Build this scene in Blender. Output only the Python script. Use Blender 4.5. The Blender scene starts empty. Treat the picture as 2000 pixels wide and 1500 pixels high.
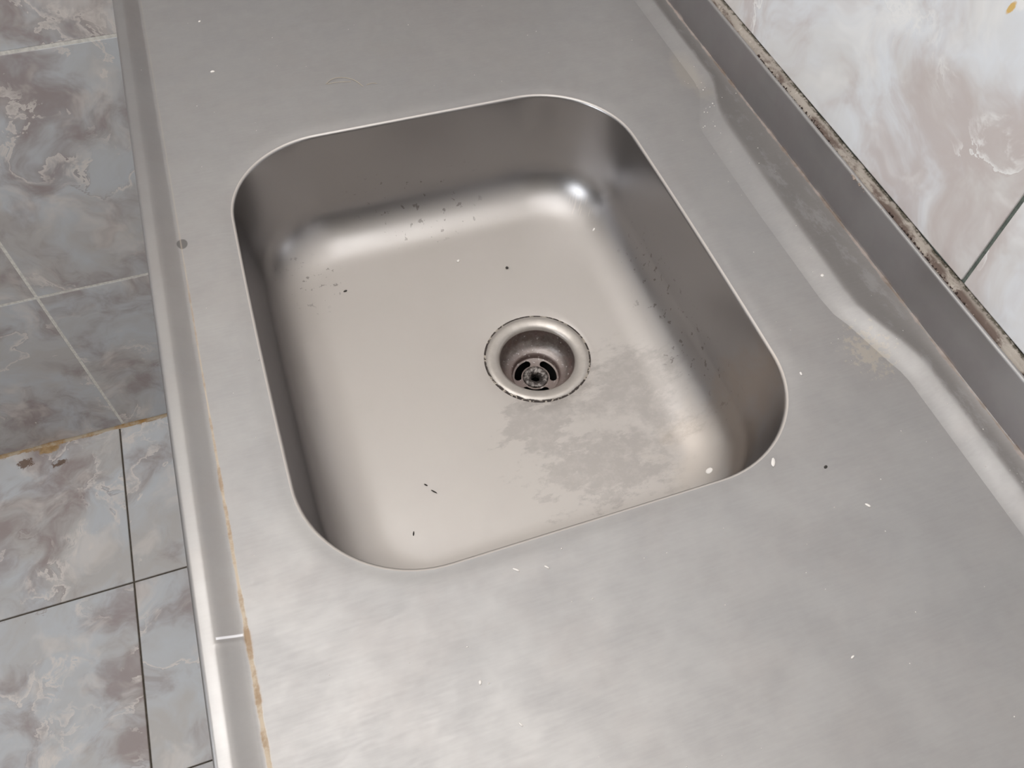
import bpy, bmesh, math, random
from mathutils import Vector, Matrix, noise

# ------------------------------------------------------------------ camera
scene = bpy.context.scene
C = scene.collection
CAM_Z = 1.385            # lens height above the floor
TOP = 0.885              # height of the worktop
cam_d = bpy.data.cameras.new('camera')
cam_d.sensor_width = 36.0
cam_d.lens = 36.0 * 1608.74 / 2000.0
cam_d.clip_start = 0.01
cam = bpy.data.objects.new('camera', cam_d)
C.objects.link(cam)
R0 = (0.9449149, -0.3257814, 0.0316595)
R1 = (-0.2525451, -0.7871747, -0.5626517)
R2 = (0.2082230, 0.5236626, -0.8260876)
cam.matrix_world = Matrix(((R0[0], -R1[0], -R2[0], 0),
                           (R0[1], -R1[1], -R2[1], 0),
                           (R0[2], -R1[2], -R2[2], CAM_Z),
                           (0, 0, 0, 1)))
scene.camera = cam

# ------------------------------------------------------------------ light
world = bpy.data.worlds.new('world')
scene.world = world
world.use_nodes = True
world.node_tree.nodes['Background'].inputs[0].default_value = (0.75, 0.86, 1.0, 1)
world.node_tree.nodes['Background'].inputs[1].default_value = 1.0

ROOM_X0, ROOM_X1 = -1.75, 0.468
ROOM_Y0, ROOM_Y1 = -1.45, 1.0235
ROOM_Z = 2.55
WIN_Y0, WIN_Y1, WIN_Z0, WIN_Z1 = -0.42, 0.42, 1.20, 2.25

ld = bpy.data.lights.new('window_daylight', 'AREA')
ld.shape = 'RECTANGLE'
ld.size = WIN_Z1 - WIN_Z0
ld.size_y = WIN_Y1 - WIN_Y0
ld.energy = 11.0
ld.color = (0.93, 0.96, 1.0)
lo = bpy.data.objects.new('window_daylight', ld)
C.objects.link(lo)
lo.location = (ROOM_X0 - 0.10, (WIN_Y0 + WIN_Y1) / 2, (WIN_Z0 + WIN_Z1) / 2)
lo.rotation_euler = (0, math.radians(-90), 0)

# added area light, standing in for a brightly lit white ceiling
ld = bpy.data.lights.new('added_ceiling_fill', 'AREA')
ld.shape = 'RECTANGLE'
ld.size = 1.3
ld.size_y = 1.3
ld.energy = 9.6
ld.color = (1.0, 0.992, 0.98)
lo = bpy.data.objects.new('added_ceiling_fill', ld)
C.objects.link(lo)
lo.location = (-0.27, 0.33, ROOM_Z - 0.03)

scene.cycles.max_bounces = 7
scene.cycles.adaptive_threshold = 0.05
scene.cycles.adaptive_min_samples = 20
scene.cycles.diffuse_bounces = 3
scene.cycles.glossy_bounces = 5
scene.cycles.transmission_bounces = 0
scene.view_settings.view_transform = 'Standard'
scene.view_settings.look = 'None'
scene.view_settings.gamma = 1.0
scene.view_settings.use_curve_mapping = False
scene.view_settings.exposure = 0.9

# ------------------------------------------------------------------ node helpers
class NT:
    def __init__(self, name):
        self.m = bpy.data.materials.new(name)
        self.m.use_nodes = True
        self.t = self.m.node_tree
        self.t.nodes.clear()
        self.out = self.t.nodes.new('ShaderNodeOutputMaterial')
        self.pos = self.t.nodes.new('ShaderNodeNewGeometry').outputs['Position']
    def node(self, typ, **kw):
        n = self.t.nodes.new(typ)
        for k, v in kw.items():
            setattr(n, k, v)
        return n
    def put(self, sock, v):
        if v is None:
            return
        if isinstance(v, bpy.types.NodeSocket):
            self.t.links.new(v, sock)
        elif isinstance(v, (tuple, list)) and len(v) == 3 and sock.type == 'RGBA':
            sock.default_value = (*v, 1)
        else:
            sock.default_value = v
    def math(self, op, a, b=None, c=None, clamp=False):
        n = self.node('ShaderNodeMath', operation=op, use_clamp=clamp)
        self.put(n.inputs[0], a); self.put(n.inputs[1], b); self.put(n.inputs[2], c)
        return n.outputs[0]
    def vmath(self, op, a, b=None):
        n = self.node('ShaderNodeVectorMath', operation=op)
        self.put(n.inputs[0], a); self.put(n.inputs[1], b)
        return n.outputs[0] if op != 'LENGTH' else n.outputs[1]
    def noise(self, scale, detail=4, rough=0.55, vec=None, dist=0.0, stretch=None):
        v = vec if vec is not None else self.pos
        if stretch:
            v = self.vmath('MULTIPLY', v, stretch)
        n = self.node('ShaderNodeTexNoise')
        self.put(n.inputs['Vector'], v)
        n.inputs['Scale'].default_value = scale
        n.inputs['Detail'].default_value = detail
        n.inputs['Roughness'].default_value = rough
        n.inputs['Distortion'].default_value = dist
        return n
    def step(self, v, a, b, lo=0.0, hi=1.0):
        n = self.node('ShaderNodeMapRange', interpolation_type='SMOOTHSTEP')
        self.put(n.inputs[0], v)
        for i, x in enumerate((a, b, lo, hi)):
            self.put(n.inputs[i + 1], x)
        return n.outputs[0]
    def mix(self, f, a, b):
        n = self.node('ShaderNodeMix', data_type='RGBA')
        self.put(n.inputs[0], f); self.put(n.inputs[6], a); self.put(n.inputs[7], b)
        return n.outputs[2]
    def mul(self, a, b): return self.math('MULTIPLY', a, b)
    def add(self, a, b): return self.math('ADD', a, b)
    def mx(self, a, b): return self.math('MAXIMUM', a, b)
    def inv(self, a): return self.math('SUBTRACT', 1.0, a)
    def sep(self):
        n = self.node('ShaderNodeSeparateXYZ'); self.put(n.inputs[0], self.pos)
        return n.outputs
    def blob(self, cx, cy, rx, ry, nz=None, amp=0.6, soft=0.35):
        """mask of an irregular spot round (cx, cy) seen from above"""
        X, Y, Z = self.sep()
        a = self.math('DIVIDE', self.math('SUBTRACT', X, cx), rx)
        b = self.math('DIVIDE', self.math('SUBTRACT', Y, cy), ry)
        d = self.math('SQRT', self.add(self.mul(a, a), self.mul(b, b)))
        if nz is not None:
            d = self.add(d, self.mul(self.math('SUBTRACT', nz, 0.5), amp * 4))
        return self.step(d, 1.0 + soft, 1.0 - soft)
    def ramp(self, f, stops):
        n = self.node('ShaderNodeValToRGB')
        self.put(n.inputs[0], f)
        e = n.color_ramp.elements
        while len(e) < len(stops):
            e.new(0.5)
        for el, (p, c) in zip(e, stops):
            el.position = p; el.color = (*c, 1)
        return n.outputs[0]
    def bump(self, h, dist, strength=1.0, normal=None):
        n = self.node('ShaderNodeBump')
        self.put(n.inputs['Height'], h)
        n.inputs['Distance'].default_value = dist
        n.inputs['Strength'].default_value = strength
        if normal is not None:
            self.put(n.inputs['Normal'], normal)
        return n.outputs[0]
    def bsdf(self, **kw):
        n = self.node('ShaderNodeBsdfPrincipled')
        for k, v in kw.items():
            self.put(n.inputs[k.replace('_', ' ')], v)
        return n.outputs[0]
    def mixs(self, f, a, b):
        n = self.node('ShaderNodeMixShader')
        self.put(n.inputs[0], f); self.put(n.inputs[1], a); self.put(n.inputs[2], b)
        return n.outputs[0]
    def done(self, s):
        self.t.links.new(s, self.out.inputs[0]); return self.m

def srgb(r, g, b):
    f = lambda c: (c / 255 / 12.92) if c / 255 <= 0.04045 else ((c / 255 + 0.055) / 1.055) ** 2.4
    return (f(r), f(g), f(b))

# ------------------------------------------------------------------ steel
X_GROOVE, X_BASE, X_WALL = -0.0866, 0.4465, 0.460
def steel(name, kind):
    n = NT(name)
    X, Y, Z = n.sep()
    big = n.noise(5.5, 3, 0.6).outputs[0]
    mid = n.noise(26, 4, 0.62).outputs[0]
    mid2 = n.noise(17, 4, 0.68, vec=n.vmath('ADD', n.pos, (3.1, 7.7, 1.3))).outputs[0]
    scr = n.noise(120, 2, 0.6, stretch=(1.0, 0.18, 1.0)).outputs[0]
    metal = n.mix(n.step(big, 0.35, 0.65), srgb(181, 178, 176), srgb(172, 170, 169))
    metal = n.mix(n.mul(n.step(mid2, 0.42, 0.7), 0.32), metal, srgb(168, 160, 156))
    film_c = n.mix(n.step(mid, 0.3, 0.7), srgb(152, 149, 147), srgb(143, 140, 139))
    if kind == 'bowl':
        film = n.step(mid, 0.25, 0.8, 0.50, 0.60)
        metal = n.mix(0.8, metal, srgb(154, 152, 152))
        film_c = n.mix(n.step(mid, 0.35, 0.65), srgb(226, 217, 208), srgb(219, 210, 202))
        # film worn away / greyer cloudy patches behind the waste, on the near right of the bowl floor
        nz = n.noise(34, 5, 0.68, stretch=(1.0, 1.8, 1.0)).outputs[0]
        s = n.mul(n.blob(0.235, 0.318, 0.066, 0.046, nz, 1.2, 0.45), n.step(n.noise(28, 4, 0.7, vec=n.vmath('ADD', n.pos, (1.7, 4.4, 0))).outputs[0], 0.40, 0.60, 0.15, 1.0))
        s = n.mx(s, n.blob(0.200, 0.288, 0.050, 0.030, nz, 1.1, 0.25))
        s = n.mx(s, n.blob(0.165, 0.345, 0.030, 0.026, nz, 1.1, 0.25))
        s = n.mx(s, n.blob(0.262, 0.365, 0.040, 0.030, nz, 1.0, 0.4))
        s = n.mul(s, n.step(n.noise(90, 3, 0.7).outputs[0], 0.3, 0.6, 0.55, 1.0))
        s = n.mul(s, n.step(Z, TOP - 0.085, TOP - 0.105))
        metal = n.mix(n.mul(s, 0.6), metal, srgb(158, 152, 149))
        film = n.mul(film, n.inv(n.mul(s, 0.5)))
        # brown film near the right corner of the floor
        b = n.blob(0.300, 0.275, 0.035, 0.040, mid, 0.8, 0.6)
        metal = n.mix(n.mul(b, 0.5), metal, srgb(160, 146, 132))
        # fine dark spatters low on the far side and grime ring round the waste
        sp = n.step(n.noise(150, 3, 0.6).outputs[0], 0.62, 0.67)
        area = n.mx(n.blob(0.130, 0.610, 0.060, 0.024, mid, 0.5, 0.4), n.blob(0.010, 0.560, 0.030, 0.030, mid, 0.5, 0.4))
        area = n.mx(area, n.blob(0.318, 0.400, 0.018, 0.10, mid, 0.5, 0.4))
        area = n.mul(area, n.step(Z, TOP - 0.045, TOP - 0.075))
        sp = n.mul(sp, area)
        dx = n.math('SUBTRACT', X, 0.189); dy = n.math('SUBTRACT', Y, 0.4147)
        rr = n.math('SQRT', n.add(n.mul(dx, dx), n.mul(dy, dy)))
        rr = n.add(rr, n.mul(n.math('SUBTRACT', n.noise(60, 4).outputs[0], 0.5), 0.010))
        ring = n.mul(n.step(rr, 0.062, 0.050), n.step(mid2, 0.3, 0.7, 0.2, 0.75))
        metal = n.mix(n.mul(ring, 0.5), metal, srgb(120, 108, 104))
        dark = n.mul(sp, 0.55)
        metal = n.mix(dark, metal, srgb(96, 88, 80))
        film = n.mul(film, n.inv(dark))
        # whitish dried drops on the walls
        drops = n.mul(n.step(n.noise(75, 2, 0.5, vec=n.vmath('ADD', n.pos, (5, 2, 9))).outputs[0], 0.71, 0.735), n.step(Z, TOP - 0.10, TOP - 0.06))
        film = n.mx(film, n.mul(drops, 0.5))
        rough = n.step(mid, 0.2, 0.8, 0.33, 0.37)
        rough = n.add(rough, n.mul(s, 0.06))
        # a fan of scratches in the far right corner
        w = n.add(n.mul(X, 0.8), n.mul(Y, -0.55)); al = n.add(n.mul(X, 0.55), n.mul(Y, 0.8))
        cv = n.node('ShaderNodeCombineXYZ'); n.put(cv.inputs[0], w); n.put(cv.inputs[1], n.mul(al, 0.07))
        sc = n.step(n.noise(420, 2, 0.5, vec=cv.outputs[0]).outputs[0], 0.56, 0.64)
        sc = n.mul(sc, n.blob(0.296, 0.578, 0.017, 0.020, mid, 0.3, 0.3))
        film = n.mx(film, n.mul(sc, 0.9))
    else:
        film = n.step(n.add(n.mul(big, 0.5), n.mul(mid, 0.5)), 0.32, 0.68, 0.44, 0.60)
        brush = n.noise(55, 2, 0.6, stretch=(1.0, 9.0, 9.0)).outputs[0]
        film = n.mul(film, n.step(brush, 0.3, 0.7, 0.85, 1.1))
        # whitish worn lime along the front lip of the bowl
        l = n.blob(-0.050, 0.385, 0.012, 0.060, mid, 0.6, 0.3)
        film = n.mx(film, n.mul(l, 0.6))
        # residue round the bend of the tap ledge and along its far edge
        t = n.blob(0.398, 0.262, 0.011, 0.015, n.noise(190, 4, 0.75).outputs[0], 2.2, 0.25)
        t = n.mx(t, n.mul(n.blob(0.415, 0.615, 0.010, 0.035, mid, 0.7, 0.5), 0.6))
        film_c = n.mix(n.mul(t, 0.9), film_c, srgb(178, 168, 154))
        film = n.mx(film, n.mul(t, 0.6))
        # rust-brown line in the crease behind the front rim, heavier towards the near end
        wob = n.noise(45, 5, 0.7).outputs[0]
        wl = n.step(Y, 0.45, 0.05, 0.0011, 0.0036)
        dg = n.math('SUBTRACT', X, X_GROOVE - 0.0005)
        dg = n.math('ABSOLUTE', n.math('SUBTRACT', dg, n.mul(wl, 0.5)))
        wide = n.mul(wl, n.step(wob, 0.3, 0.75, 0.5, 1.2))
        rust = n.step(n.math('DIVIDE', dg, wide), 1.0, 0.35)
        rust = n.mul(rust, n.step(Y, 0.9, 0.12, 0.30, 0.95))
        rust = n.mul(rust, n.step(Z, TOP + 0.004, TOP + 0.002))
        rust_c = n.mix(n.step(wob, 0.4, 0.65), srgb(190, 172, 148), srgb(150, 120, 84))
        rust_c = n.mix(n.step(Y, 0.45, 0.62), rust_c, srgb(176, 166, 152))
        # pinkish brown deposit where the ledge meets the upstand
        db = n.math('ABSOLUTE', n.math('SUBTRACT', X, X_BASE - 0.0012))
        dep = n.step(n.math('DIVIDE', db, n.step(wob, 0.35, 0.7, 0.0004, 0.0034)), 1.0, 0.4)
        dep = n.mul(dep, n.step(Z, TOP + 0.0085, TOP + 0.0068))
        dep = n.mul(dep, 0.85)
        dep_c = n.mix(n.step(mid2, 0.45, 0.6), srgb(168, 152, 143), srgb(120, 98, 80))
        # grey round mark on the inner side of the front rim
        mk = n.blob(-0.0855, 0.5300, 0.0042, 0.0056, None, 0, 0.12)
        metal = n.mix(n.mul(mk, 0.75), metal, srgb(96, 94, 92))
        film = n.mul(film, n.inv(n.mul(mk, 0.8)))
        # whitish smears on the flat of the tap ledge
        sm = n.mul(n.step(n.noise(70, 6, 0.7, stretch=(1, 0.5, 1)).outputs[0], 0.50, 0.62), n.step(X, 0.410, 0.420))
        sm = n.mul(sm, n.mul(n.step(X, 0.443, 0.436), n.step(Z, TOP + 0.003, TOP + 0.0055)))
        film = n.mx(film, n.mul(sm, 0.45))
        rough = n.step(mid, 0.2, 0.8, 0.46, 0.52)
        # the front rim is polished brighter by use
        pol = n.mul(n.step(X, X_GROOVE, X_GROOVE - 0.003), n.step(Z, TOP + 0.0005, TOP + 0.001))
        rough = n.add(rough, n.mul(pol, -0.10))
        film = n.mul(film, n.inv(n.mul(pol, 0.5)))
        # dent highlight painted as a white line across the front rim's inner slope
        dent_glint = n.mul(n.step(n.math('ABSOLUTE', n.math('SUBTRACT', Y, 0.1935)), 0.0013, 0.0005), n.step(n.math('ABSOLUTE', n.math('SUBTRACT', X, -0.0948)), 0.0078, 0.0070))
        film_c = n.mix(dent_glint, film_c, srgb(246, 245, 248)); film = n.mx(film, n.mul(dent_glint, 0.85))
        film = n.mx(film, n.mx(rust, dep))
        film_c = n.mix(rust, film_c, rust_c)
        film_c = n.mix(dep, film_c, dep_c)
        # the upstand metal is mottled towards a dull purple grey
        up_tone = n.mul(n.step(Z, TOP + 0.0066, TOP + 0.0080), n.step(X, X_BASE - 0.0020, X_BASE - 0.0008))
        up_tone = n.mul(up_tone, n.step(Z, TOP + 0.0482, TOP + 0.0470))
        metal = n.mix(n.mul(up_tone, n.step(mid2, 0.3, 0.7, 0.1, 0.4)), metal, srgb(168, 163, 168))
        # the flat of the ledge in front of it is a darker grey
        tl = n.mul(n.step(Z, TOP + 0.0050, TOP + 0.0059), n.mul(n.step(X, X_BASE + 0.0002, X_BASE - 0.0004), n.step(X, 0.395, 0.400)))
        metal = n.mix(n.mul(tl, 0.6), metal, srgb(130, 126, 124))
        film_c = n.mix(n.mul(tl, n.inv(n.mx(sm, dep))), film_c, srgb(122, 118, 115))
    nrm = n.node('ShaderNodeNewGeometry').outputs['Normal']
    sx = n.node('ShaderNodeSeparateXYZ'); n.put(sx.inputs[0], nrm)
    flat = n.step(n.math('ABSOLUTE', sx.outputs[2]), 0.45, 0.98, 0.06, 1.0)
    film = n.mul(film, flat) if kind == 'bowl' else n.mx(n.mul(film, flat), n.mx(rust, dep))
    if kind == 'bowl':      # the drawn walls keep more of their polish than the scoured floor
        rough = n.mul(rough, n.step(n.math('ABSOLUTE', sx.outputs[2]), 0.35, 0.97, 0.86, 1.0))
    nb = n.bump(n.add(n.mul(scr, 0.75), n.mul(big, 9.0)), 0.00008, 0.25)
    a = n.bsdf(Base_Color=metal, Metallic=1.0, Roughness=rough, Normal=nb, Specular_Tint=(0.45, 0.45, 0.47) if kind == 'bowl' else (1, 1, 1))
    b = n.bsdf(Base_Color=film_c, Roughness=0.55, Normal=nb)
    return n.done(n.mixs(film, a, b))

STEEL = steel('worn_steel', 'top')
STEEL_BOWL = steel('worn_steel_bowl', 'bowl')

def mat_flange():
    n = NT('steel_flange')
    mid = n.noise(80, 5, 0.65).outputs[0]
    X, Y, Z = n.sep()
    dx = n.math('SUBTRACT', X, 0.189); dy = n.math('SUBTRACT', Y, 0.4147)
    rr = n.math('SQRT', n.add(n.mul(dx, dx), n.mul(dy, dy)))
    col = n.mix(n.step(mid, 0.35, 0.65), srgb(200, 194, 188), srgb(184, 178, 172))
    a = n.bsdf(Base_Color=col, Metallic=1.0, Roughness=0.36, Normal=n.bump(mid, 0.0004, 0.3))
    b = n.bsdf(Base_Color=srgb(184, 176, 168), Roughness=0.6)
    # dark grime with chalky crumbs at the outer edge
    e = n.step(n.add(rr, n.mul(n.math('SUBTRACT', mid, 0.5), 0.003)), 0.0477, 0.0485)
    ec = n.mix(n.step(n.noise(240, 3).outputs[0], 0.52, 0.60), srgb(62, 54, 50), srgb(178, 168, 156))
    g = n.bsdf(Base_Color=ec, Roughness=0.8)
    return n.done(n.mixs(e, n.mixs(n.step(mid, 0.3, 0.7, 0.35, 0.6), a, b), g))
def mat_cup():
    n = NT('stained_waste_cup')
    mid = n.noise(110, 6, 0.7).outputs[0]
    X, Y, Z = n.sep()
    stain = n.mul(n.step(n.noise(42, 5, 0.65).outputs[0], 0.42, 0.62), 0.85)
    low = n.step(Z, TOP - 0.141, TOP - 0.147)
    stain = n.mx(stain, n.mul(low, 0.8))
    a = n.bsdf(Base_Color=n.mix(n.step(mid, 0.35, 0.7), srgb(176, 170, 166), srgb(140, 132, 128)), Metallic=1.0, Roughness=0.38, Normal=n.bump(mid, 0.0006, 0.5))
    b = n.bsdf(Base_Color=n.mix(n.step(mid, 0.4, 0.65), srgb(104, 82, 78), srgb(134, 118, 110)), Roughness=0.6, Normal=n.bump(mid, 0.0008, 0.6))
    lime = n.step(n.noise(330, 2, 0.5).outputs[0], 0.66, 0.70)
    c = n.bsdf(Base_Color=srgb(210, 204, 200), Roughness=0.6)
    return n.done(n.mixs(n.mul(lime, 0.7), n.mixs(n.mul(stain, 0.8), a, b), c))
def mat_strainer():
    n = NT('grimy_strainer')
    mid = n.noise(260, 5, 0.7).outputs[0]
    c = n.mix(n.step(mid, 0.42, 0.62), srgb(70, 64, 62), srgb(150, 144, 140))
    return n.done(n.bsdf(Base_Color=c, Metallic=0.75, Roughness=0.32, Normal=n.bump(mid, 0.0012, 0.8)))
def plain(name, c, rough=0.8, bump=0.0, scale=60, var=0.12, metallic=0.0):
    n = NT(name)
    nz = n.noise(scale, 3, 0.6).outputs[0]
    d = tuple(x * (1 - var * 2) for x in c)
    col = n.mix(n.step(nz, 0.3, 0.7), c, d)
    return n.done(n.bsdf(Base_Color=col, Roughness=rough, Metallic=metallic, Normal=n.bump(nz, bump, 0.6) if bump else None))

# ------------------------------------------------------------------ tiles
def marble(name, cols, stains=None, scale=1.0, seed=0.0, gloss=0.22):
    """printed marble look of a glazed tile: clouds, mauve drifts and pale torn veins"""
    n = NT(name)
    oi = n.node('ShaderNodeObjectInfo')
    off = n.node('ShaderNodeCombineXYZ')
    for i, k in enumerate((17.0, 31.0, 23.0)):
        n.put(off.inputs[i], n.add(n.mul(oi.outputs['Random'], k), seed))
    p = n.vmath('ADD', n.pos, off.outputs[0])
    wv = n.noise(5.5 * scale, 3, 0.6, vec=p).outputs[1]
    wv = n.vmath('MULTIPLY', n.vmath('SUBTRACT', wv, (0.5, 0.5, 0.5)), (0.22, 0.22, 0.22))
    q = n.vmath('ADD', p, wv)
    f1 = n.noise(6.5 * scale, 5, 0.58, vec=q).outputs[0]
    f2 = n.noise(9.0 * scale, 5, 0.62, vec=n.vmath('ADD', q, (4.2, 1.9, 7.3))).outputs[0]
    f3 = n.noise(13.0 * scale, 4, 0.6, vec=n.vmath('ADD', q, (9.2, 5.9, 2.3))).outputs[0]
    base = n.ramp(f1, [(0.30, cols[0]), (0.45, cols[1]), (0.58, cols[2]), (0.72, cols[0])])
    base = n.mix(n.mul(n.step(f2, 0.46, 0.66), 0.80), base, cols[3])           # mauve drifts
    base = n.mix(n.mul(n.step(f3, 0.52, 0.70), 0.60), base, cols[4])           # pale clouds
    # torn vein edges: one-sided bright contour that fades into the cloud
    r = n.noise(5.2 * scale, 7, 0.62, vec=n.vmath('ADD', q, (1.2, 8.9, 3.3))).outputs[0]
    edge = n.mul(n.step(r, 0.515, 0.519), n.step(r, 0.548, 0.519))
    edge = n.mul(edge, n.step(n.noise(11 * scale, 3, vec=n.vmath('ADD', p, (2, 2, 5))).outputs[0], 0.43, 0.56))
    base = n.mix(n.mul(edge, 0.85), base, cols[4])
    dk = n.mul(n.step(r, 0.500, 0.514), n.step(r, 0.518, 0.515))
    dk = n.mul(dk, n.step(n.noise(9 * scale, 3, vec=n.vmath('ADD', p, (7, 2, 1))).outputs[0], 0.50, 0.64))
    base = n.mix(n.mul(dk, 0.55), base, cols[3])
    rough = gloss
    if stains:
        base = stains(n, base)
    return n.done(n.bsdf(Base_Color=base, Roughness=rough, Specular_IOR_Level=0.4))

def wall_spot(n, base):
    X, Y, Z = n.sep()
    a = n.math('DIVIDE', n.math('SUBTRACT', Y, 0.3520), 0.0022)
    b = n.math('DIVIDE', n.math('SUBTRACT', Z, TOP + 0.2178), 0.0042)
    t = n.add(a, n.mul(b, 0.45))
    d = n.math('SQRT', n.add(n.mul(t, t), n.mul(b, b)))
    d = n.add(d, n.mul(n.noise(300, 3).outputs[0], 0.8))
    return n.mix(n.step(d, 1.6, 1.2), base, srgb(226, 188, 118))

def floor_stain(n, base):
    X, Y, Z = n.sep()
    nz = n.noise(38, 6, 0.7).outputs[0]
    d = n.math('SUBTRACT', 1.0155, Y)
    w = n.step(nz, 0.35, 0.7, 0.002, 0.012)
    line = n.mul(n.step(n.math('DIVIDE', d, w), 1.2, 0.5), 0.8)
    b = n.blob(-0.535, 1.006, 0.020, 0.010, nz, 0.5, 0.2)
    m = n.mx(line, n.mul(b, 0.9))
    base = n.mix(m, base, n.mix(n.step(nz, 0.45, 0.6), srgb(176, 146, 104), srgb(150, 118, 70)))
    # small rusty flakes
    nf = n.noise(120, 5, 0.7).outputs[0]
    k = n.mx(n.blob(-0.576, 0.986, 0.014, 0.009, nf, 0.9, 0.2), n.blob(-0.516, 0.968, 0.011, 0.006, nf, 1.0, 0.2))
    base = n.mix(n.mul(k, 0.85), base, srgb(104, 78, 58))
    # dirt creeping along the floor joints
    g = n.math('ABSOLUTE', n.math('SUBTRACT', X, -0.406))
    g2 = n.math('ABSOLUTE', n.math('SUBTRACT', Y, 0.6867))
    g = n.math('MINIMUM', g, g2)
    base = n.mix(n.mul(n.step(g, 0.003, 0.0012), 0.5), base, srgb(90, 74, 56))
    return base

W_COLS = (srgb(226, 224, 222), srgb(234, 236, 239), srgb(220, 215, 211), srgb(202, 190, 186), srgb(248, 246, 243))
F_COLS = (srgb(190, 188, 187), srgb(197, 199, 202), srgb(190, 186, 183), srgb(152, 137, 134), srgb(222, 214, 208))
TILE_WALL = marble('marbled_wall_tile', W_COLS, wall_spot, 0.85, 0.0)
TILE_FAR = marble('marbled_far_wall_tile', F_COLS, None, 0.8, 3.0)
TILE_FLOOR = marble('marbled_floor_tile', F_COLS, floor_stain, 0.8, 11.0, 0.28)
GROUT_GREEN = plain('green_grout', srgb(104, 112, 104), 0.9, 0.0006, 300, 0.2)
GROUT_LIGHT = plain('pale_grout', srgb(236, 232, 224), 0.9, 0.0006, 200, 0.12)
GROUT_DARK = plain('dark_grout', srgb(84, 76, 66), 0.9, 0.0006, 200, 0.2)
PLASTER = plain('painted_plaster', srgb(150, 144, 138), 0.9, 0.0008, 40, 0.02)
CEIL = plain('ceiling_paint', srgb(236, 233, 229), 0.9, 0.0008, 40, 0.02)
PAINT = plain('white_wall_paint', srgb(228, 223, 216), 0.9, 0.0008, 40, 0.02)
FRAME = plain('window_paint', srgb(225, 222, 216), 0.5, 0.0, 40, 0.03)
CHIP = plain('laminate_panel', srgb(206, 200, 190), 0.5, 0.0, 40, 0.03)
WHITE_BIT = plain('white_flake', srgb(236, 230, 224), 0.8, 0.0, 200, 0.03)
DARK_BIT = plain('dark_crumb', srgb(58, 54, 50), 0.8, 0.0, 200, 0.1)
HAIR = plain('pale_hair', srgb(196, 182, 160), 0.5, 0.0, 200, 0.05)
GUNK = plain('brown_dirt', srgb(78, 62, 56), 0.95, 0.001, 300, 0.25)
PALE_GUNK = plain('pale_dirt', srgb(176, 160, 148), 0.95, 0.001, 300, 0.15)
BLACK = plain('pipe_black', srgb(14, 12, 12), 0.9)

def mat_cement():
    n = NT('dirty_cement')
    a = n.noise(35, 6, 0.7, stretch=(1, 0.5, 1)).outputs[0]
    b = n.noise(160, 5, 0.7).outputs[0]
    X, Y, Z = n.sep()
    c = n.mix(n.step(a, 0.35, 0.65), srgb(172, 163, 153), srgb(150, 141, 132))
    lowd = n.mul(n.step(n.add(a, n.step(Y, 0.50, 0.30, 0.0, 0.10)), 0.52, 0.62), n.step(X, 0.4585, 0.4545))
    c = n.mix(n.mul(lowd, 0.85), c, srgb(92, 74, 66))
    c = n.mix(n.mul(n.step(X, 0.4570, 0.4590), n.step(b, 0.42, 0.55)), c, srgb(86, 80, 68))
    c = n.mix(n.mul(n.step(b, 0.60, 0.66), 0.5), c, srgb(196, 186, 176))
    return n.done(n.bsdf(Base_Color=c, Roughness=0.95, Normal=n.bump(b, 0.0016, 0.8)))
CEMENT = mat_cement()
def mat_bead():
    n = NT('rusty_joint')
    a = n.noise(30, 5, 0.65).outputs[0]
    c = n.mix(n.step(a, 0.4, 0.62), srgb(180, 166, 146), srgb(160, 124, 74))
    return n.done(n.bsdf(Base_Color=c, Roughness=0.85, Normal=n.bump(a, 0.002, 0.5)))
BEAD = mat_bead()

# ------------------------------------------------------------------ mesh helpers
def obj(name, verts, faces, m, parent=None, smooth=False):
    me = bpy.data.meshes.new(name)
    me.from_pydata([tuple(v) for v in verts], [], faces)
    me.validate(); me.update()
    bm = bmesh.new(); bm.from_mesh(me)
    bmesh.ops.recalc_face_normals(bm, faces=bm.faces)
    bm.to_mesh(me); bm.free()
    if smooth:
        for p in me.polygons: p.use_smooth = True
    me.materials.append(m)
    o = bpy.data.objects.new(name, me)
    C.objects.link(o)
    if parent: o.parent = parent
    return o
def flip_up(o):
    """make an open sheet face upwards"""
    me = o.data
    s = sum(p.normal.z * p.area for p in me.polygons)
    if s < 0: me.flip_normals()
    return o
def box_data(x0, x1, y0, y1, z0, z1):
    v = [(x, y, z) for x in (x0, x1) for y in (y0, y1) for z in (z0, z1)]
    f = [(0, 1, 3, 2), (4, 6, 7, 5), (0, 4, 5, 1), (2, 3, 7, 6), (0, 2, 6, 4), (1, 5, 7, 3)]
    return v, f
def box(name, b, m, parent=None, bevel=0.0):
    v, f = box_data(*b)
    o = obj(name, v, f, m, parent)
    if bevel:
        bm = bmesh.new(); bm.from_mesh(o.data)
        bmesh.ops.bevel(bm, geom=bm.edges[:], offset=bevel, segments=2, affect='EDGES', profile=0.5)
        bm.to_mesh(o.data); bm.free()
    return o
def grid_faces(nu, nv, close_v=False):
    f = []
    for i in range(nu - 1):
        for j in range(nv if close_v else nv - 1):
            k = (j + 1) % nv
            f.append((i * nv + j, (i + 1) * nv + j, (i + 1) * nv + k, i * nv + k))
    return f
def empty(name, loc=(0, 0, 0)):
    o = bpy.data.objects.new(name, None); C.objects.link(o); o.location = loc
    return o
def tag(o, label, cat, group=None):
    o['label'] = label; o['category'] = cat
    if group: o['group'] = group
    return o
def struct(o, label=None):
    o['kind'] = 'structure'
    if label: o['label'] = label
    return o

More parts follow.
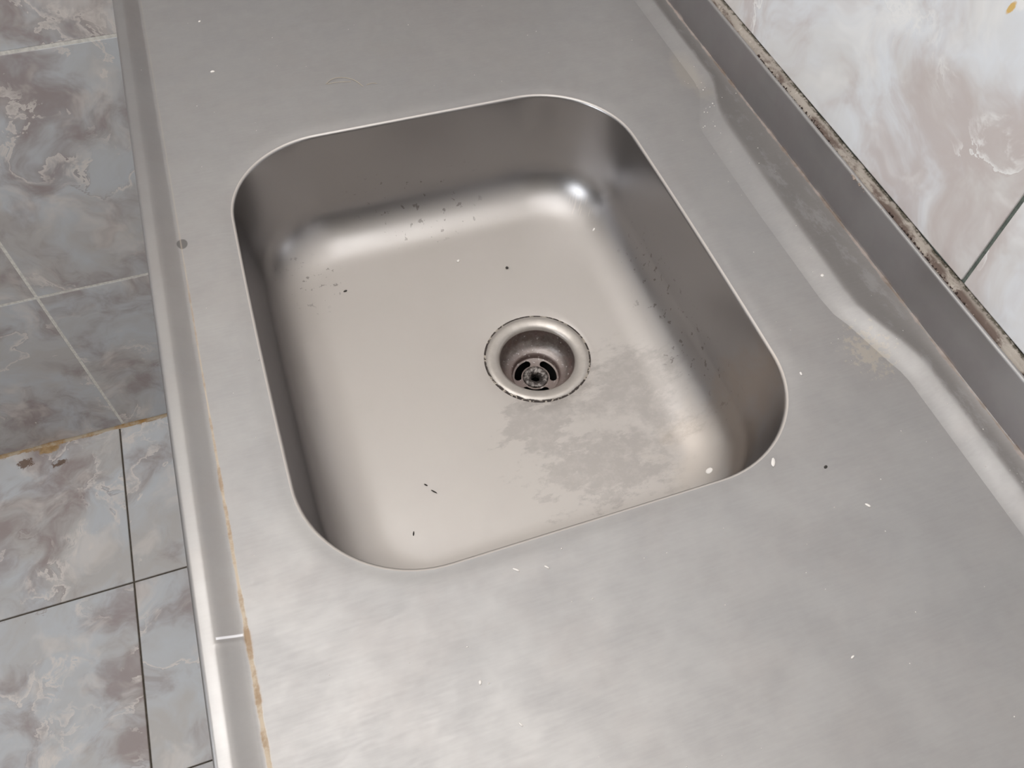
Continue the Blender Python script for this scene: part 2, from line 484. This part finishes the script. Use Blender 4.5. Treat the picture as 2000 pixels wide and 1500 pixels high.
# ------------------------------------------------------------------ room shell
fl = struct(box('floor', (ROOM_X0 - .1, ROOM_X1 + .1, ROOM_Y0 - .1, ROOM_Y1 + .1, -0.10, -0.0012), GROUT_DARK), 'grey marbled ceramic tile floor with thin dark joints')
ce = struct(box('ceiling', (ROOM_X0 - .1, ROOM_X1 + .1, ROOM_Y0 - .1, ROOM_Y1 + .1, ROOM_Z, ROOM_Z + .1), CEIL), 'plain white painted ceiling')
wr = struct(box('wall_right', (0.4615, ROOM_X1 + .1, ROOM_Y0, ROOM_Y1, -0.001, ROOM_Z), GROUT_GREEN), 'pale marbled tile wall behind the sink worktop with dark green joints')
wf = struct(box('wall_far', (ROOM_X0, 0.4615, 1.0158, ROOM_Y1 + .1, -0.001, ROOM_Z), GROUT_LIGHT), 'grey marbled tile wall beyond the end of the worktop with pale joints')
wn = struct(box('wall_near', (ROOM_X0, ROOM_X1 + .1, ROOM_Y0 - .1, ROOM_Y0, -0.001, ROOM_Z), PLASTER), 'painted wall behind the viewpoint')
# left wall with a window opening
v, f = [], []
for b in ((ROOM_X0 - .12, ROOM_X0, ROOM_Y0, WIN_Y0, -.001, ROOM_Z), (ROOM_X0 - .12, ROOM_X0, WIN_Y1, ROOM_Y1, -.001, ROOM_Z),
          (ROOM_X0 - .12, ROOM_X0, WIN_Y0, WIN_Y1, -.001, WIN_Z0), (ROOM_X0 - .12, ROOM_X0, WIN_Y0, WIN_Y1, WIN_Z1, ROOM_Z)):
    bv, bf = box_data(*b); k = len(v); v += bv; f += [tuple(i + k for i in q) for q in bf]
wl = struct(obj('wall_left', v, f, PLASTER), 'painted wall with the window opposite the worktop')
v, f = [], []
e = 0.045
for b in ((WIN_Y0, WIN_Y1, WIN_Z0, WIN_Z0 + e), (WIN_Y0, WIN_Y1, WIN_Z1 - e, WIN_Z1), (WIN_Y0, WIN_Y0 + e, WIN_Z0 + e, WIN_Z1 - e),
          (WIN_Y1 - e, WIN_Y1, WIN_Z0 + e, WIN_Z1 - e), (-e / 2, e / 2, WIN_Z0 + e, WIN_Z1 - e)):
    bv, bf = box_data(ROOM_X0 - .085, ROOM_X0 - .04, *b); k = len(v); v += bv; f += [tuple(i + k for i in q) for q in bf]
struct(obj('window_1', v, f, FRAME), 'white window frame with two lights')

# tiles: one mesh per size, shared
_tm = {}
def tile(axis, u0, u1, w0, w1, face, mat, parent):
    """axis 'x': face looks to -x (u=y, w=z); 'y': looks to -y (u=x, w=z); 'z': looks up (u=x, w=y)"""
    key = (axis, round(u1 - u0, 4), round(w1 - w0, 4), mat.name)
    t = 0.006
    if key not in _tm:
        a, b = (u1 - u0) / 2, (w1 - w0) / 2
        ext = {'x': (0, t, -a, a, -b, b), 'y': (-a, a, 0, t, -b, b), 'z': (-a, a, -b, b, -t, 0)}[axis]
        bv, bf = box_data(*ext)
        me = bpy.data.meshes.new('tile'); me.from_pydata(bv, [], bf); me.update()
        bm = bmesh.new(); bm.from_mesh(me)
        bmesh.ops.recalc_face_normals(bm, faces=bm.faces)
        bmesh.ops.bevel(bm, geom=bm.edges[:], offset=0.0011, segments=2, affect='EDGES', profile=0.5)
        bm.to_mesh(me); bm.free()
        me.materials.append(mat); _tm[key] = me
    o = bpy.data.objects.new('tile', _tm[key]); C.objects.link(o)
    cu, cw = (u0 + u1) / 2, (w0 + w1) / 2
    o.location = {'x': (face, cu, cw), 'y': (cu, face, cw), 'z': (cu, cw, face)}[axis]
    o.parent = parent
    return o
# right wall, 40 x 25 cm tiles laid lengthwise, lowest course just above the steel upstand
zb = TOP + 0.0500
for r in range(4):
    z0 = zb + r * 0.253
    j = 0.2712
    for k in range(-3, 3):
        y0 = j + k * 0.403
        y1 = min(y0 + 0.400, 1.0150)
        if y0 > 1.0: continue
        tile('x', y0, y1, z0, z0 + 0.250, X_WALL, TILE_WALL, wr)
# far wall: courses 0.40 high, joints line up with the floor
rows = [(0.0045, 0.378), (0.382, 0.7785), (0.7825, 1.179), (1.183, 1.5795)]
for (z0, z1) in rows:
    for k in range(-3, 3):
        x0 = -0.3952 + k * 0.333
        x1 = min(x0 + 0.329, 0.4590)
        if x0 < ROOM_X0: continue
        tile('y', x0, x1, z0, z1, 1.0155, TILE_FAR, wf)
# floor
for i in range(-4, 3):
    for k in range(-7, 1):
        x0 = -0.4049 + i * 0.3287; x1 = min(x0 + 0.3265, 0.4600)
        y0 = 0.6878 + k * 0.3287; y1 = min(y0 + 0.3265, 1.0145)
        tile('z', x0, x1, y0, y1, 0.0, TILE_FLOOR, fl)
# painted plaster above the tiling
box('plaster', (ROOM_X0, 0.4615, 1.0090, 1.0158, 1.583, ROOM_Z), PAINT, wf)
box('plaster', (0.4560, 0.4615, ROOM_Y0, 1.0090, 1.950, ROOM_Z), PAINT, wr)
# rusty joint bead between floor and far wall
v = []
nseg = 120
for i in range(nseg + 1):
    x = -1.0 + 1.45 * i / nseg
    w = 0.0035 + 0.0035 * (noise.noise(Vector((x * 22, 0, 0))) + 0.5)
    w = max(w, 0.0025)
    for a in range(5):
        t = a / 4 * math.pi / 2
        v.append((x, 1.0156 - w * (1 - math.sin(t)) , -0.0002 + w * (1 - math.cos(t))))
o = obj('trim_1', v, grid_faces(nseg + 1, 5), BEAD, None, True)
struct(o, 'rusty brown joint where the floor tiles meet the far wall')

# ------------------------------------------------------------------ sink unit
sink = empty('sink_worktop', (0.15, 0.4, 0.0))
tag(sink, 'worn stainless steel sink worktop with one rounded bowl, set against the tiled wall', 'sink')
Y0, Y1 = -0.30, 1.010
def at_root(o):
    o.parent = sink
    o.matrix_parent_inverse = Matrix.Translation(-Vector((0.15, 0.4, 0.0)))
    return o

def lerp_tab(t, y):
    for (a, b), (c, d) in zip(t, t[1:]):
        if y <= c:
            k = 0 if c == a else (y - a) / (c - a)
            return b + (d - b) * max(0.0, min(1.0, k))
    return t[-1][1]
FOOT = [(Y0, 0.4108), (0.229, 0.4110), (0.238, 0.4098), (0.247, 0.4068), (0.288, 0.3962), (0.302, 0.3908), (0.320, 0.3888), (0.42, 0.3880),
        (0.530, 0.3896), (0.543, 0.3915), (0.550, 0.3950), (0.583, 0.4120), (0.592, 0.4150), (0.605, 0.4163), (Y1, 0.4172)]
UPPER = [(Y0, 0.4308), (0.234, 0.4306), (0.246, 0.4292), (0.258, 0.4262), (0.288, 0.4150), (0.302, 0.4118), (0.318, 0.4112), (0.42, 0.4128),
         (0.530, 0.4165), (0.552, 0.4185), (0.565, 0.4220), (0.590, 0.4310), (0.605, 0.4335), (Y1, 0.4345)]
LEDGE_H = 0.0060

# bowl outline
BX, BY, BA, BB, BR = 0.1418, 0.4159, 0.1812, 0.2167, 0.084
def outline(n_side=26, n_c=22):
    """rounded rectangle with slightly bowed long sides: list of (point, inward normal)"""
    pts = []
    def bow(y): return 0.003 * (1 - (y / BB) ** 2)
    segs = [((BA, -BB + BR), (BA, BB - BR), (-1, 0)), ((BA - BR, BB), (-BA + BR, BB), (0, -1)),
            ((-BA, BB - BR), (-BA, -BB + BR), (1, 0)), ((-BA + BR, -BB), (BA - BR, -BB), (0, 1))]
    for k, (p, q, nrm) in enumerate(segs):
        for i in range(n_side):
            t = i / n_side
            pts.append((p[0] + (q[0] - p[0]) * t, p[1] + (q[1] - p[1]) * t, nrm))
        cx = (BA - BR) * (1 if k in (0, 3) else -1)
        cy = (BB - BR) * (1 if k in (0, 1) else -1)
        a0 = k * math.pi / 2
        for i in range(n_c):
            a = a0 + math.pi / 2 * i / n_c
            pts.append((cx + BR * math.cos(a), cy + BR * math.sin(a), (-math.cos(a), -math.sin(a))))
    out = []
    for x, y, nrm in pts:
        s = 1 if x > 0 else -1
        out.append((Vector((BX + x + s * bow(y) * min(1, abs(x) / BA), BY + y)), Vector(nrm)))
    return out
OUT = outline()
NB = len(OUT)
# profile: (inset, z below the worktop)
prof = [(-0.020, 0.0), (-0.0150, -0.00005), (-0.0110, -0.00025), (-0.0070, -0.00065), (-0.0040, -0.00110)]
LIP = 0.0030
for i in range(0, 9):
    a = math.radians(8) + i / 8 * math.radians(75)
    prof.append((-0.0026 + LIP * math.sin(a), -0.0012 - LIP * (1 - math.cos(a))))
lx, lz = prof[-1]
FR = 0.050
zc = -0.118 + FR
wall_end = lx + 0.007
for i in range(1, 9):
    t = i / 8
    prof.append((lx + (wall_end - lx) * t, lz + (zc - lz) * t))
for i in range(1, 15):
    a = i / 14 * math.pi / 2
    prof.append((wall_end + FR * (1 - math.cos(a)), zc - FR * math.sin(a)))
SKIRT = prof[:5] + [prof[5]]
prof = prof[5:]
verts = []
for ins, z in prof:
    for p, nrm in OUT:
        q = p + nrm * ins
        verts.append((q.x, q.y, TOP + z))
DX, DY, FLANGE = 0.189, 0.4147, 0.0502
last = [OUT[i][0] + OUT[i][1] * prof[-1][0] for i in range(NB)]
rings = len(prof)
NR = 16
for r in range(1, NR + 1):
    t = r / NR
    for q in last:
        d = Vector((q.x - DX, q.y - DY)); d.normalize()
        e = Vector((DX, DY)) + d * (FLANGE - 0.001)
        p = q.lerp(e, t)
        z = -0.118 - 0.0025 * t
        if r == NR: z -= 0.0008
        verts.append((p.x, p.y, TOP + z))
    rings += 1
bowl = flip_up(at_root(obj('bowl', verts, grid_faces(rings, NB, True), STEEL_BOWL, None, True)))
bowl['label'] = 'deep rounded rectangular steel bowl'

# flat worktop round the bowl
outer = [OUT[i][0] + OUT[i][1] * SKIRT[0][0] for i in range(NB)]
def edge_poly():
    ys = sorted(set([Y0, Y1] + [a for a, b in FOOT] + [Y0 + (Y1 - Y0) * i / 40 for i in range(41)]))
    p = [Vector((lerp_tab(FOOT, y), y)) for y in ys]
    p += [Vector((X_GROOVE, y)) for y in reversed(ys)]
    return p
poly = edge_poly()
bm = bmesh.new()
z = TOP
a = [bm.verts.new((p.x, p.y, z)) for p in poly]
b = [bm.verts.new((p.x, p.y, z)) for p in outer]
eds = [bm.edges.new((a[i], a[(i + 1) % len(a)])) for i in range(len(a))] + [bm.edges.new((b[i], b[(i + 1) % len(b)])) for i in range(len(b))]
bmesh.ops.triangle_fill(bm, use_beauty=True, use_dissolve=False, edges=eds, normal=(0, 0, 1))
prev = b
for ins, dz in SKIRT[1:]:
    cur = []
    for p, nrm in OUT:
        q = p + nrm * ins
        cur.append(bm.verts.new((q.x, q.y, TOP + dz)))
    for i in range(NB):
        k = (i + 1) % NB
        bm.faces.new((prev[i], prev[k], cur[k], cur[i]))
    prev = cur
bmesh.ops.recalc_face_normals(bm, faces=bm.faces)
for q in bm.faces: q.smooth = True
me = bpy.data.meshes.new('worktop'); bm.to_mesh(me); bm.free()
me.materials.append(STEEL)
o = bpy.data.objects.new('worktop', me); C.objects.link(o)
flip_up(at_root(o))

# front rim: raised roll, inner slope, front face turned under
def rim_profile():
    p = [(X_GROOVE, 0.0), (X_GROOVE - 0.0012, 0.0002)]
    for i in range(1, 8):
        t = i / 8
        p.append((X_GROOVE - 0.0012 - 0.0140 * t, 0.0002 + 0.0072 * (t ** 1.15)))
    p += [(-0.1026, 0.0076), (-0.1040, 0.0080), (-0.1060, 0.0081), (-0.1098, 0.0081)]
    for i in range(1, 7):
        a = i / 6 * math.pi / 2
        p.append((-0.1098 - 0.0036 * math.sin(a), 0.0045 + 0.0036 * math.cos(a)))
    p += [(-0.1135, -0.010), (-0.1135, -0.026), (-0.1128, -0.0295), (-0.1110, -0.030), (-0.1020, -0.030)]
    return p
rp = rim_profile()
ys = sorted(set([Y0 + (Y1 - Y0) * i / 120 for i in range(121)] + [0.190 + (i - 12) * 0.0006 for i in range(25)]))
verts = []
for y in ys:
    dent = math.exp(-((y - 0.190) / 0.0017) ** 2)
    for x, zz in rp:
        k = 1.0 if -0.103 < x < X_GROOVE - 0.001 else 0.0
        wv = 0.0002 * noise.noise(Vector((x * 20, y * 7, 0))) if zz > 0.003 else 0
        verts.append((x, y, TOP + zz + wv + k * 0.0003 * dent))
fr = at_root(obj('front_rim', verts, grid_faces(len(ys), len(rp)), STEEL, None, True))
fr['label'] = 'raised rolled front edge with a rusty crease'

# raised tap ledge along the wall
ys = sorted(set([a for a, b in FOOT] + [a for a, b in UPPER] + [Y0 + (Y1 - Y0) * i / 150 for i in range(151)]))
verts = []
NP = 12
for y in ys:
    xf, xu = lerp_tab(FOOT, y), lerp_tab(UPPER, y)
    for i in range(NP):
        t = i / (NP - 1)
        s = t * t * (3 - 2 * t) * 0.45 + t * 0.55
        verts.append((xf + (xu - xf) * t, y, TOP + LEDGE_H * s))
    for t in (0.04, 0.3, 0.97):
        verts.append((xu + (X_BASE - xu) * t, y, TOP + LEDGE_H))
    verts.append((X_BASE, y, TOP + LEDGE_H + 0.0004))
lg = flip_up(at_root(obj('tap_ledge', verts, grid_faces(len(ys), NP + 4), STEEL, None, True)))
lg['label'] = 'raised ledge that widens beside the bowl'
# upstand
up = [(X_BASE - 0.0002, LEDGE_H), (X_BASE, LEDGE_H + 0.0010), (X_BASE + 0.0002, 0.030), (X_BASE + 0.0001, 0.0470), (X_BASE + 0.0004, 0.0484), (X_BASE + 0.0012, 0.0490),
      (X_BASE + 0.0028, 0.0490), (X_BASE + 0.0034, 0.0484), (X_BASE + 0.0036, 0.040)]
ys = [Y0 + (Y1 - Y0) * i / 120 for i in range(121)]
verts = []
for y in ys:
    w = 0.0007 * noise.noise(Vector((y * 6, 3.3, 0))) + 0.0004 * noise.noise(Vector((y * 25, 1.3, 0)))
    for x, zz in up:
        verts.append((x + w * (zz / 0.05), y, TOP + zz))
us = at_root(obj('upstand', verts, grid_faces(len(ys), len(up)), STEEL, None, True))
us['label'] = 'dull steel upstand against the wall'

# waste: flange > cup, strainer_plate, knob
M_FL, M_CUP, M_STR = mat_flange(), mat_cup(), mat_strainer()
NS = 96
def lathe(name, pr, m, parent=None, n=NS):
    v = [(DX + r * math.cos(2 * math.pi * j / n), DY + r * math.sin(2 * math.pi * j / n), TOP + zz) for r, zz in pr for j in range(n)]
    return obj(name, v, grid_faces(len(pr), n, True), m, parent, True)
zf = -0.1205
fl_pr = [(0.0500, zf - 0.0030), (0.0501, zf - 0.0006), (0.0498, zf - 0.0004), (0.0484, zf - 0.0002), (0.0478, zf + 0.0006), (0.0440, zf + 0.0005), (0.0395, zf + 0.0002),
         (0.0370, zf - 0.0014), (0.0358, zf - 0.0026), (0.0352, zf - 0.0046)]
drain = flip_up(at_root(lathe('drain', fl_pr, M_FL)))
drain['label'] = 'round steel sink drain with a flat flange'
def sub(o):
    o.parent = drain
    o.matrix_parent_inverse = drain.matrix_world.inverted() if False else Matrix.Identity(4)
    return o
cup_pr = [(0.0352, zf - 0.0044), (0.0350, zf - 0.0090), (0.0344, zf - 0.0140), (0.0330, zf - 0.0185), (0.0306, zf - 0.0222), (0.0275, zf - 0.0246),
          (0.0248, zf - 0.0256), (0.0236, zf - 0.0262), (0.0228, zf - 0.0276), (0.0225, zf - 0.0300), (0.0222, zf - 0.0322), (0.0215, zf - 0.0332)]
bpy.context.view_layer.update()
cup = sub(flip_up(lathe('cup', cup_pr, M_CUP)))
cup['label'] = 'stained round cup of the drain'
# strainer plate with three kidney slots and a domed centre with a hole
zp = zf - 0.0330
def slot(r, th):
    """inside one of three kidney slots"""
    RC, HW, HA = 0.0171, 0.0034, math.radians(44)
    for k in range(3):
        c = math.radians(12 + 120 * k)
        d = (th - c + math.pi) % (2 * math.pi) - math.pi
        if abs(d) <= HA - HW / RC:
            if abs(r - RC) < HW: return True
        else:
            e = c + math.copysign(HA - HW / RC, d)
            px, py = r * math.cos(th) - RC * math.cos(e), r * math.sin(th) - RC * math.sin(e)
            if math.hypot(px, py) < HW: return True
    return False
NT_, NRR = 240, 40
R_IN, R_OUT = 0.0120, 0.0222
v = []; f = []
for i in range(NRR + 1):
    r = R_IN + (R_OUT - R_IN) * i / NRR
    for j in range(NT_):
        t = 2 * math.pi * j / NT_
        v.append((DX + r * math.cos(t), DY + r * math.sin(t), TOP + zp + 0.0012 * ((r - R_IN) / (R_OUT - R_IN)) ** 2))
for i in range(NRR):
    for j in range(NT_):
        if not slot(R_IN + (R_OUT - R_IN) * (i + 0.5) / NRR, 2 * math.pi * (j + 0.5) / NT_):
            k = (j + 1) % NT_
            f.append((i * NT_ + j, (i + 1) * NT_ + j, (i + 1) * NT_ + k, i * NT_ + k))
pl = flip_up(obj('strainer_plate', v, f, M_CUP, None, True))
bm = bmesh.new(); bm.from_mesh(pl.data)
bmesh.ops.delete(bm, geom=[q for q in bm.verts if not q.link_faces], context='VERTS')
bm.to_mesh(pl.data); bm.free()
sm = pl.modifiers.new('thick', 'SOLIDIFY'); sm.thickness = 0.0011; sm.offset = -1
sub(pl)
kn = [(0.0124, zp - 0.0010), (0.0124, zp + 0.0008), (0.0118, zp + 0.0016), (0.0095, zp + 0.0022), (0.0070, zp + 0.0016), (0.0052, zp + 0.0006), (0.0044, zp - 0.0012), (0.0041, zp - 0.0060)]
ko = sub(flip_up(lathe('strainer_centre', kn, M_STR, n=64)))
ko['label'] = 'dark grimy strainer centre with a screw hole'
pp = [(0.0222, zp - 0.0012), (0.0215, zp - 0.02), (0.0205, zp - 0.08), (0.0, zp - 0.08)]
sub(lathe('waste_pipe', pp[:-1], BLACK, n=48))
bpy.data.objects['waste_pipe'].data.materials[0] = BLACK
sub(box('trap', (DX - 0.024, DX + 0.024, DY - 0.024, DY + 0.024, TOP + zp - 0.10, TOP + zp - 0.079), BLACK))

# cupboard carcass that carries the worktop (set back under the rim)
at_root(box('side_panel', (-0.075, 0.43, Y1 - 0.03, Y1 - 0.012, 0.0, TOP - 0.031), CHIP))
at_root(box('side_panel', (-0.075, 0.43, Y0 + 0.012, Y0 + 0.03, 0.0, TOP - 0.031), CHIP))
for k in range(3):
    w = (Y1 - Y0 - 0.03) / 3
    d = at_root(box('door', (-0.094, -0.076, Y0 + 0.014 + k * w, Y0 + 0.012 + (k + 1) * w, 0.10, TOP - 0.034), CHIP, None, 0.001))
at_root(box('plinth', (-0.055, -0.040, Y0 + 0.03, Y1 - 0.03, 0.0, 0.10), CHIP))
at_root(box('rail', (-0.1020, -0.0760, Y0 + 0.012, Y1 - 0.012, TOP - 0.0312, TOP - 0.029), CHIP))

# ------------------------------------------------------------------ cement bed between upstand and tiles
random.seed(4)
ny, nx = 420, 9
v = []
for i in range(ny + 1):
    y = Y0 + (Y1 - Y0) * i / ny
    for j in range(nx):
        t = j / (nx - 1)
        x = X_BASE + 0.0030 + (0.4612 - X_BASE - 0.0030) * t
        zz = 0.0478 + 0.0016 * t + 0.0014 * noise.noise(Vector((x * 90, y * 30, 0))) + 0.0009 * noise.noise(Vector((x * 300, y * 140, 5)))
        zz -= 0.0012 * math.exp(-((t - 0.12) / 0.1) ** 2)
        v.append((x, y, TOP + zz))
ff = grid_faces(ny + 1, nx)
k = len(v)
for i in range(ny + 1):
    y = Y0 + (Y1 - Y0) * i / ny
    v.append((X_BASE + 0.0030, y, TOP + 0.030)); v.append((0.4612, y, TOP + 0.030))
for i in range(ny):
    ff.append((i * nx, (i + 1) * nx, k + 2 * (i + 1), k + 2 * i))
    ff.append((i * nx + nx - 1, k + 2 * i + 1, k + 2 * (i + 1) + 1, (i + 1) * nx + nx - 1))
tr = struct(obj('trim_2', v, ff, CEMENT, None, True), 'dirty grey cement strip between the steel upstand and the wall tiles')

# dirt caught along the strip
def crumbs(name, spots, m, parent=None):
    v, f = [], []
    for (x, y, z, s, sz) in spots:
        k = len(v)
        rnd = [random.uniform(0.7, 1.3) for _ in range(8)]
        a0 = random.uniform(0, 6.28)
        for i in range(6):
            a = a0 + i * math.pi / 3
            v.append((x + s * rnd[i] * math.cos(a), y + s * rnd[i] * math.sin(a), z))
        v.append((x, y, z + sz))
        for i in range(6):
            f.append((k + i, k + (i + 1) % 6, k + 6))
        f.append(tuple(k + i for i in range(5, -1, -1)))
    return obj(name, v, f, m, parent, True)
sp = []
for i in range(520):
    y = random.uniform(-0.05, 0.85)
    if noise.noise(Vector((y * 9, 7.7, 0))) + 0.5 * noise.noise(Vector((y * 40, 2.2, 0))) < -0.05: continue
    sp.append((X_BASE + 0.0030 + abs(random.gauss(0, 0.0014)), y, TOP + 0.0474, random.uniform(0.0004, 0.0016), random.uniform(0.0008, 0.0022)))
o = crumbs('grit', sp, GUNK); o['kind'] = 'stuff'
tag(o, 'dark crumbling dirt caught along the top of the steel upstand', 'dirt')
sp = []
for i in range(170):
    y = random.uniform(-0.05, 0.85)
    sp.append((X_BASE + 0.0012 + abs(random.gauss(0, 0.0012)), y, TOP + 0.0484, random.uniform(0.0003, 0.0010), random.uniform(0.0004, 0.0012)))
for i in range(30):
    sp.append((X_BASE + 0.0005 + random.gauss(0, 0.0012), 0.3880 + random.gauss(0, 0.006), TOP + 0.0478, random.uniform(0.0005, 0.0015), random.uniform(0.0006, 0.0016)))
o = crumbs('pale_grit', sp, PALE_GUNK); o['kind'] = 'stuff'
tag(o, 'pale plaster crumbs along the edge of the steel upstand', 'dirt')

# ------------------------------------------------------------------ loose bits
def flake(name, x, y, z, rx, ry, rot, m, label, cat, group, h=0.0007):
    n = 9
    v = []
    for j, (s, zz) in enumerate(((1.0, 0.0), (0.86, h * 0.7), (0.45, h))):
        for i in range(n):
            a = 2 * math.pi * i / n
            w = 1 + 0.22 * noise.noise(Vector((x * 900 + math.cos(a), y * 900 + math.sin(a), 0)))
            px, py = rx * s * w * math.cos(a), ry * s * w * math.sin(a)
            v.append((px * math.cos(rot) - py * math.sin(rot), px * math.sin(rot) + py * math.cos(rot), zz))
    f = grid_faces(3, n, True) + [tuple(range(n - 1, -1, -1)), tuple(range(2 * n, 3 * n))]
    o = obj(name, v, f, m, None, True)
    o.location = (x, y, z)
    return tag(o, label, cat, group)
ZT = TOP
G1 = 'white flakes scattered on the sink'
zb0 = TOP - 0.1183
FL = [
 (-0.0330, 0.8414, ZT, .0014, .0012, 0.3, 'small round white flake on the worktop, nearest the far front corner'),
 (-0.0317, 0.7534, ZT, .0022, .0015, 0.1, 'oval white flake on the worktop between the far front corner and the bowl'),
 (-0.0965, 0.7691, ZT + .0034, .0013, .0009, 0.5, 'tiny white flake on the slope of the front rim at the far end'),
 (0.2782, 0.1987, ZT, .0040, .0016, 1.0, 'smeared white flake on the worktop just outside the near right corner of the bowl'),
 (0.3235, 0.1491, ZT, .0022, .0010, 2.2, 'white flake on the worktop between the bowl corner and the near part of the ledge'),
 (0.3358, 0.2594, ZT, .0018, .0010, 1.4, 'white flake on the worktop between the bowl and the near bend of the ledge'),
 (0.0818, 0.1807, ZT, .0026, .0007, 2.4, 'thin curved white flake on the worktop below the near bowl edge, the left of two'),
 (0.1010, 0.1762, ZT, .0020, .0006, 2.3, 'thin white flake on the worktop below the near bowl edge, the right of two'),
 (0.0389, 0.1217, ZT, .0015, .0010, 1.2, 'white flake on the near worktop, the middle one in front of the bowl'),
 (0.0538, 0.0920, ZT, .0015, .0005, 2.0, 'sliver of white on the worktop closest to the bottom edge of the view'),
 (0.2577, 0.0641, ZT, .0016, .0008, 0.4, 'lone white flake on the near right part of the worktop'),
 (0.1531, 0.5505, zb0, .0021, .0015, 0.6, 'white flake on the far part of the bowl floor'),
 (0.4013, 0.3388, ZT + .0030, .0018, .0016, 0.2, 'white round flake on the sloping side of the tap ledge'),
]
for x, y, z, rx, ry, rot, lab in FL:
    flake('paint_flake', x, y, z, rx, ry, rot, WHITE_BIT, lab, 'flake', G1)
G2 = 'dark crumbs lying in the bowl'
zl = zb0
DK = [
 (0.0366, 0.5453, zl, .0020, .0012, 0.2, 'dark crumb on the bowl floor near the far left corner'),
 (0.1971, 0.5273, zl, .0016, .0016, 0.2, 'dark speck on the bowl floor beyond the drain'),
 (0.0588, 0.3094, zl, .0030, .0005, 2.3, 'dark bristle on the near left bowl floor, the longer of two'),
 (0.0540, 0.3175, zl, .0017, .0006, 2.3, 'dark bristle on the near left bowl floor, the shorter of two'),
 (0.0328, 0.2783, zl, .0021, .0007, 1.2, 'dark bit on the bowl floor by the near left corner'),
]
for x, y, z, rx, ry, rot, lab in DK:
    flake('dark_crumb', x, y, z, rx, ry, rot, DARK_BIT, lab, 'crumb', G2)
flake('dark_crumb', 0.3117, 0.1839, ZT, .0016, .0011, 0.3, DARK_BIT, 'dark speck on the worktop right of the near bowl corner', 'crumb', None)
# round white blob stuck low in the near right of the bowl (rests on the curve of the wall)
dg = bpy.context.evaluated_depsgraph_get()
def drop(x, y):
    """height of the bowl surface below (x, y)"""
    dg.update()
    ok, loc, nr, i = bowl.evaluated_get(dg).ray_cast(bowl.matrix_world.inverted() @ Vector((x, y, 2)), Vector((0, 0, -1)))
    w = bowl.matrix_world @ loc
    return w.z, nr
bpy.context.view_layer.update()
def stick(name, x, y, rx, ry, rot, m, lab, cat, grp):
    z, nr = drop(x, y)
    o = flake(name, x, y, z, rx, ry, rot, m, lab, cat, grp)
    o.rotation_mode = 'QUATERNION'
    o.rotation_quaternion = Vector((0, 0, 1)).rotation_difference(nr if nr.z > 0 else -nr)
    return o
BITS = [(0.2835, 0.2522, .0036, .0031, 0.2, WHITE_BIT, 'largest white round spot, low in the near right corner of the bowl', G1),
        (0.2965, 0.5420, .0020, .0013, 0.5, WHITE_BIT, 'white flake on the far right curve of the bowl floor', G1)]
for x, y, rx, ry, rot, m, lab, g in BITS:
    stick('paint_flake', x, y, rx, ry, rot, m, lab, 'flake', g)

# a pale hair lying on the worktop beyond the bowl
def strand(name, pts, r, m, label):
    cu = bpy.data.curves.new(name, 'CURVE'); cu.dimensions = '3D'
    s = cu.splines.new('BEZIER'); s.bezier_points.add(len(pts) - 1)
    for b, p in zip(s.bezier_points, pts):
        b.co = p; b.handle_left_type = b.handle_right_type = 'AUTO'
    cu.bevel_depth = r; cu.bevel_resolution = 1; cu.resolution_u = 8
    tmp = bpy.data.objects.new(name, cu); C.objects.link(tmp)
    me = bpy.data.meshes.new_from_object(tmp.evaluated_get(bpy.context.evaluated_depsgraph_get()))
    bpy.data.objects.remove(tmp)
    o = bpy.data.objects.new(name, me); C.objects.link(o)
    me.materials.clear(); me.materials.append(m)
    return tag(o, label, 'hair')
zz = TOP + 0.0003
strand('hair', [(0.0690, 0.7030, zz), (0.0760, 0.7080, zz + .0006), (0.0860, 0.7085, zz), (0.0960, 0.7010, zz + .0004), (0.1025, 0.6890, zz)], 0.00022, HAIR,
       'looped pale hair lying on the worktop beyond the bowl')
strand('hair', [(0.0700, 0.7028, zz), (0.0800, 0.7020, zz + .0005), (0.0925, 0.7000, zz)], 0.00018, HAIR, 'short pale hair forming the lower side of the hair loop on the worktop')
strand('hair', [(0.1060, 0.6905, zz), (0.1110, 0.6915, zz + .0004), (0.1165, 0.6900, zz)], 0.00018, HAIR, 'short straight pale hair right of the hair loop on the worktop')

# fine white dust specks, too many to count
random.seed(9)
sp = []
def sheet_z(x, y):
    xf, xu = lerp_tab(FOOT, y), lerp_tab(UPPER, y)
    if x <= xf: return 0.0
    t = min(1, (x - xf) / (xu - xf))
    return LEDGE_H * (t * t * (3 - 2 * t) * 0.45 + t * 0.55)
while len(sp) < 150:
    x, y = random.uniform(-0.08, 0.443), random.uniform(-0.02, 0.90)
    if abs(x - BX) < BA + 0.004 and abs(y - BY) < BB + 0.004: continue
    if x < 0.38 and random.random() < 0.6: continue
    s = random.uniform(0.00025, 0.00065)
    sp.append((x, y, TOP + sheet_z(x, y) - 0.00004, s, s * 0.8))
for k in range(14):
    y = random.uniform(0.53, 0.60)
    x = 0.398 + (y - 0.53) * 0.36 + random.gauss(0, 0.004)
    s = random.uniform(0.0004, 0.0010); sp.append((x, y, TOP + sheet_z(x, y) - 0.00004, s, s * 0.7))
o = crumbs('dust_specks', sp, WHITE_BIT); o['kind'] = 'stuff'
tag(o, 'fine white dust specks sprinkled over the steel worktop and ledge', 'dust')
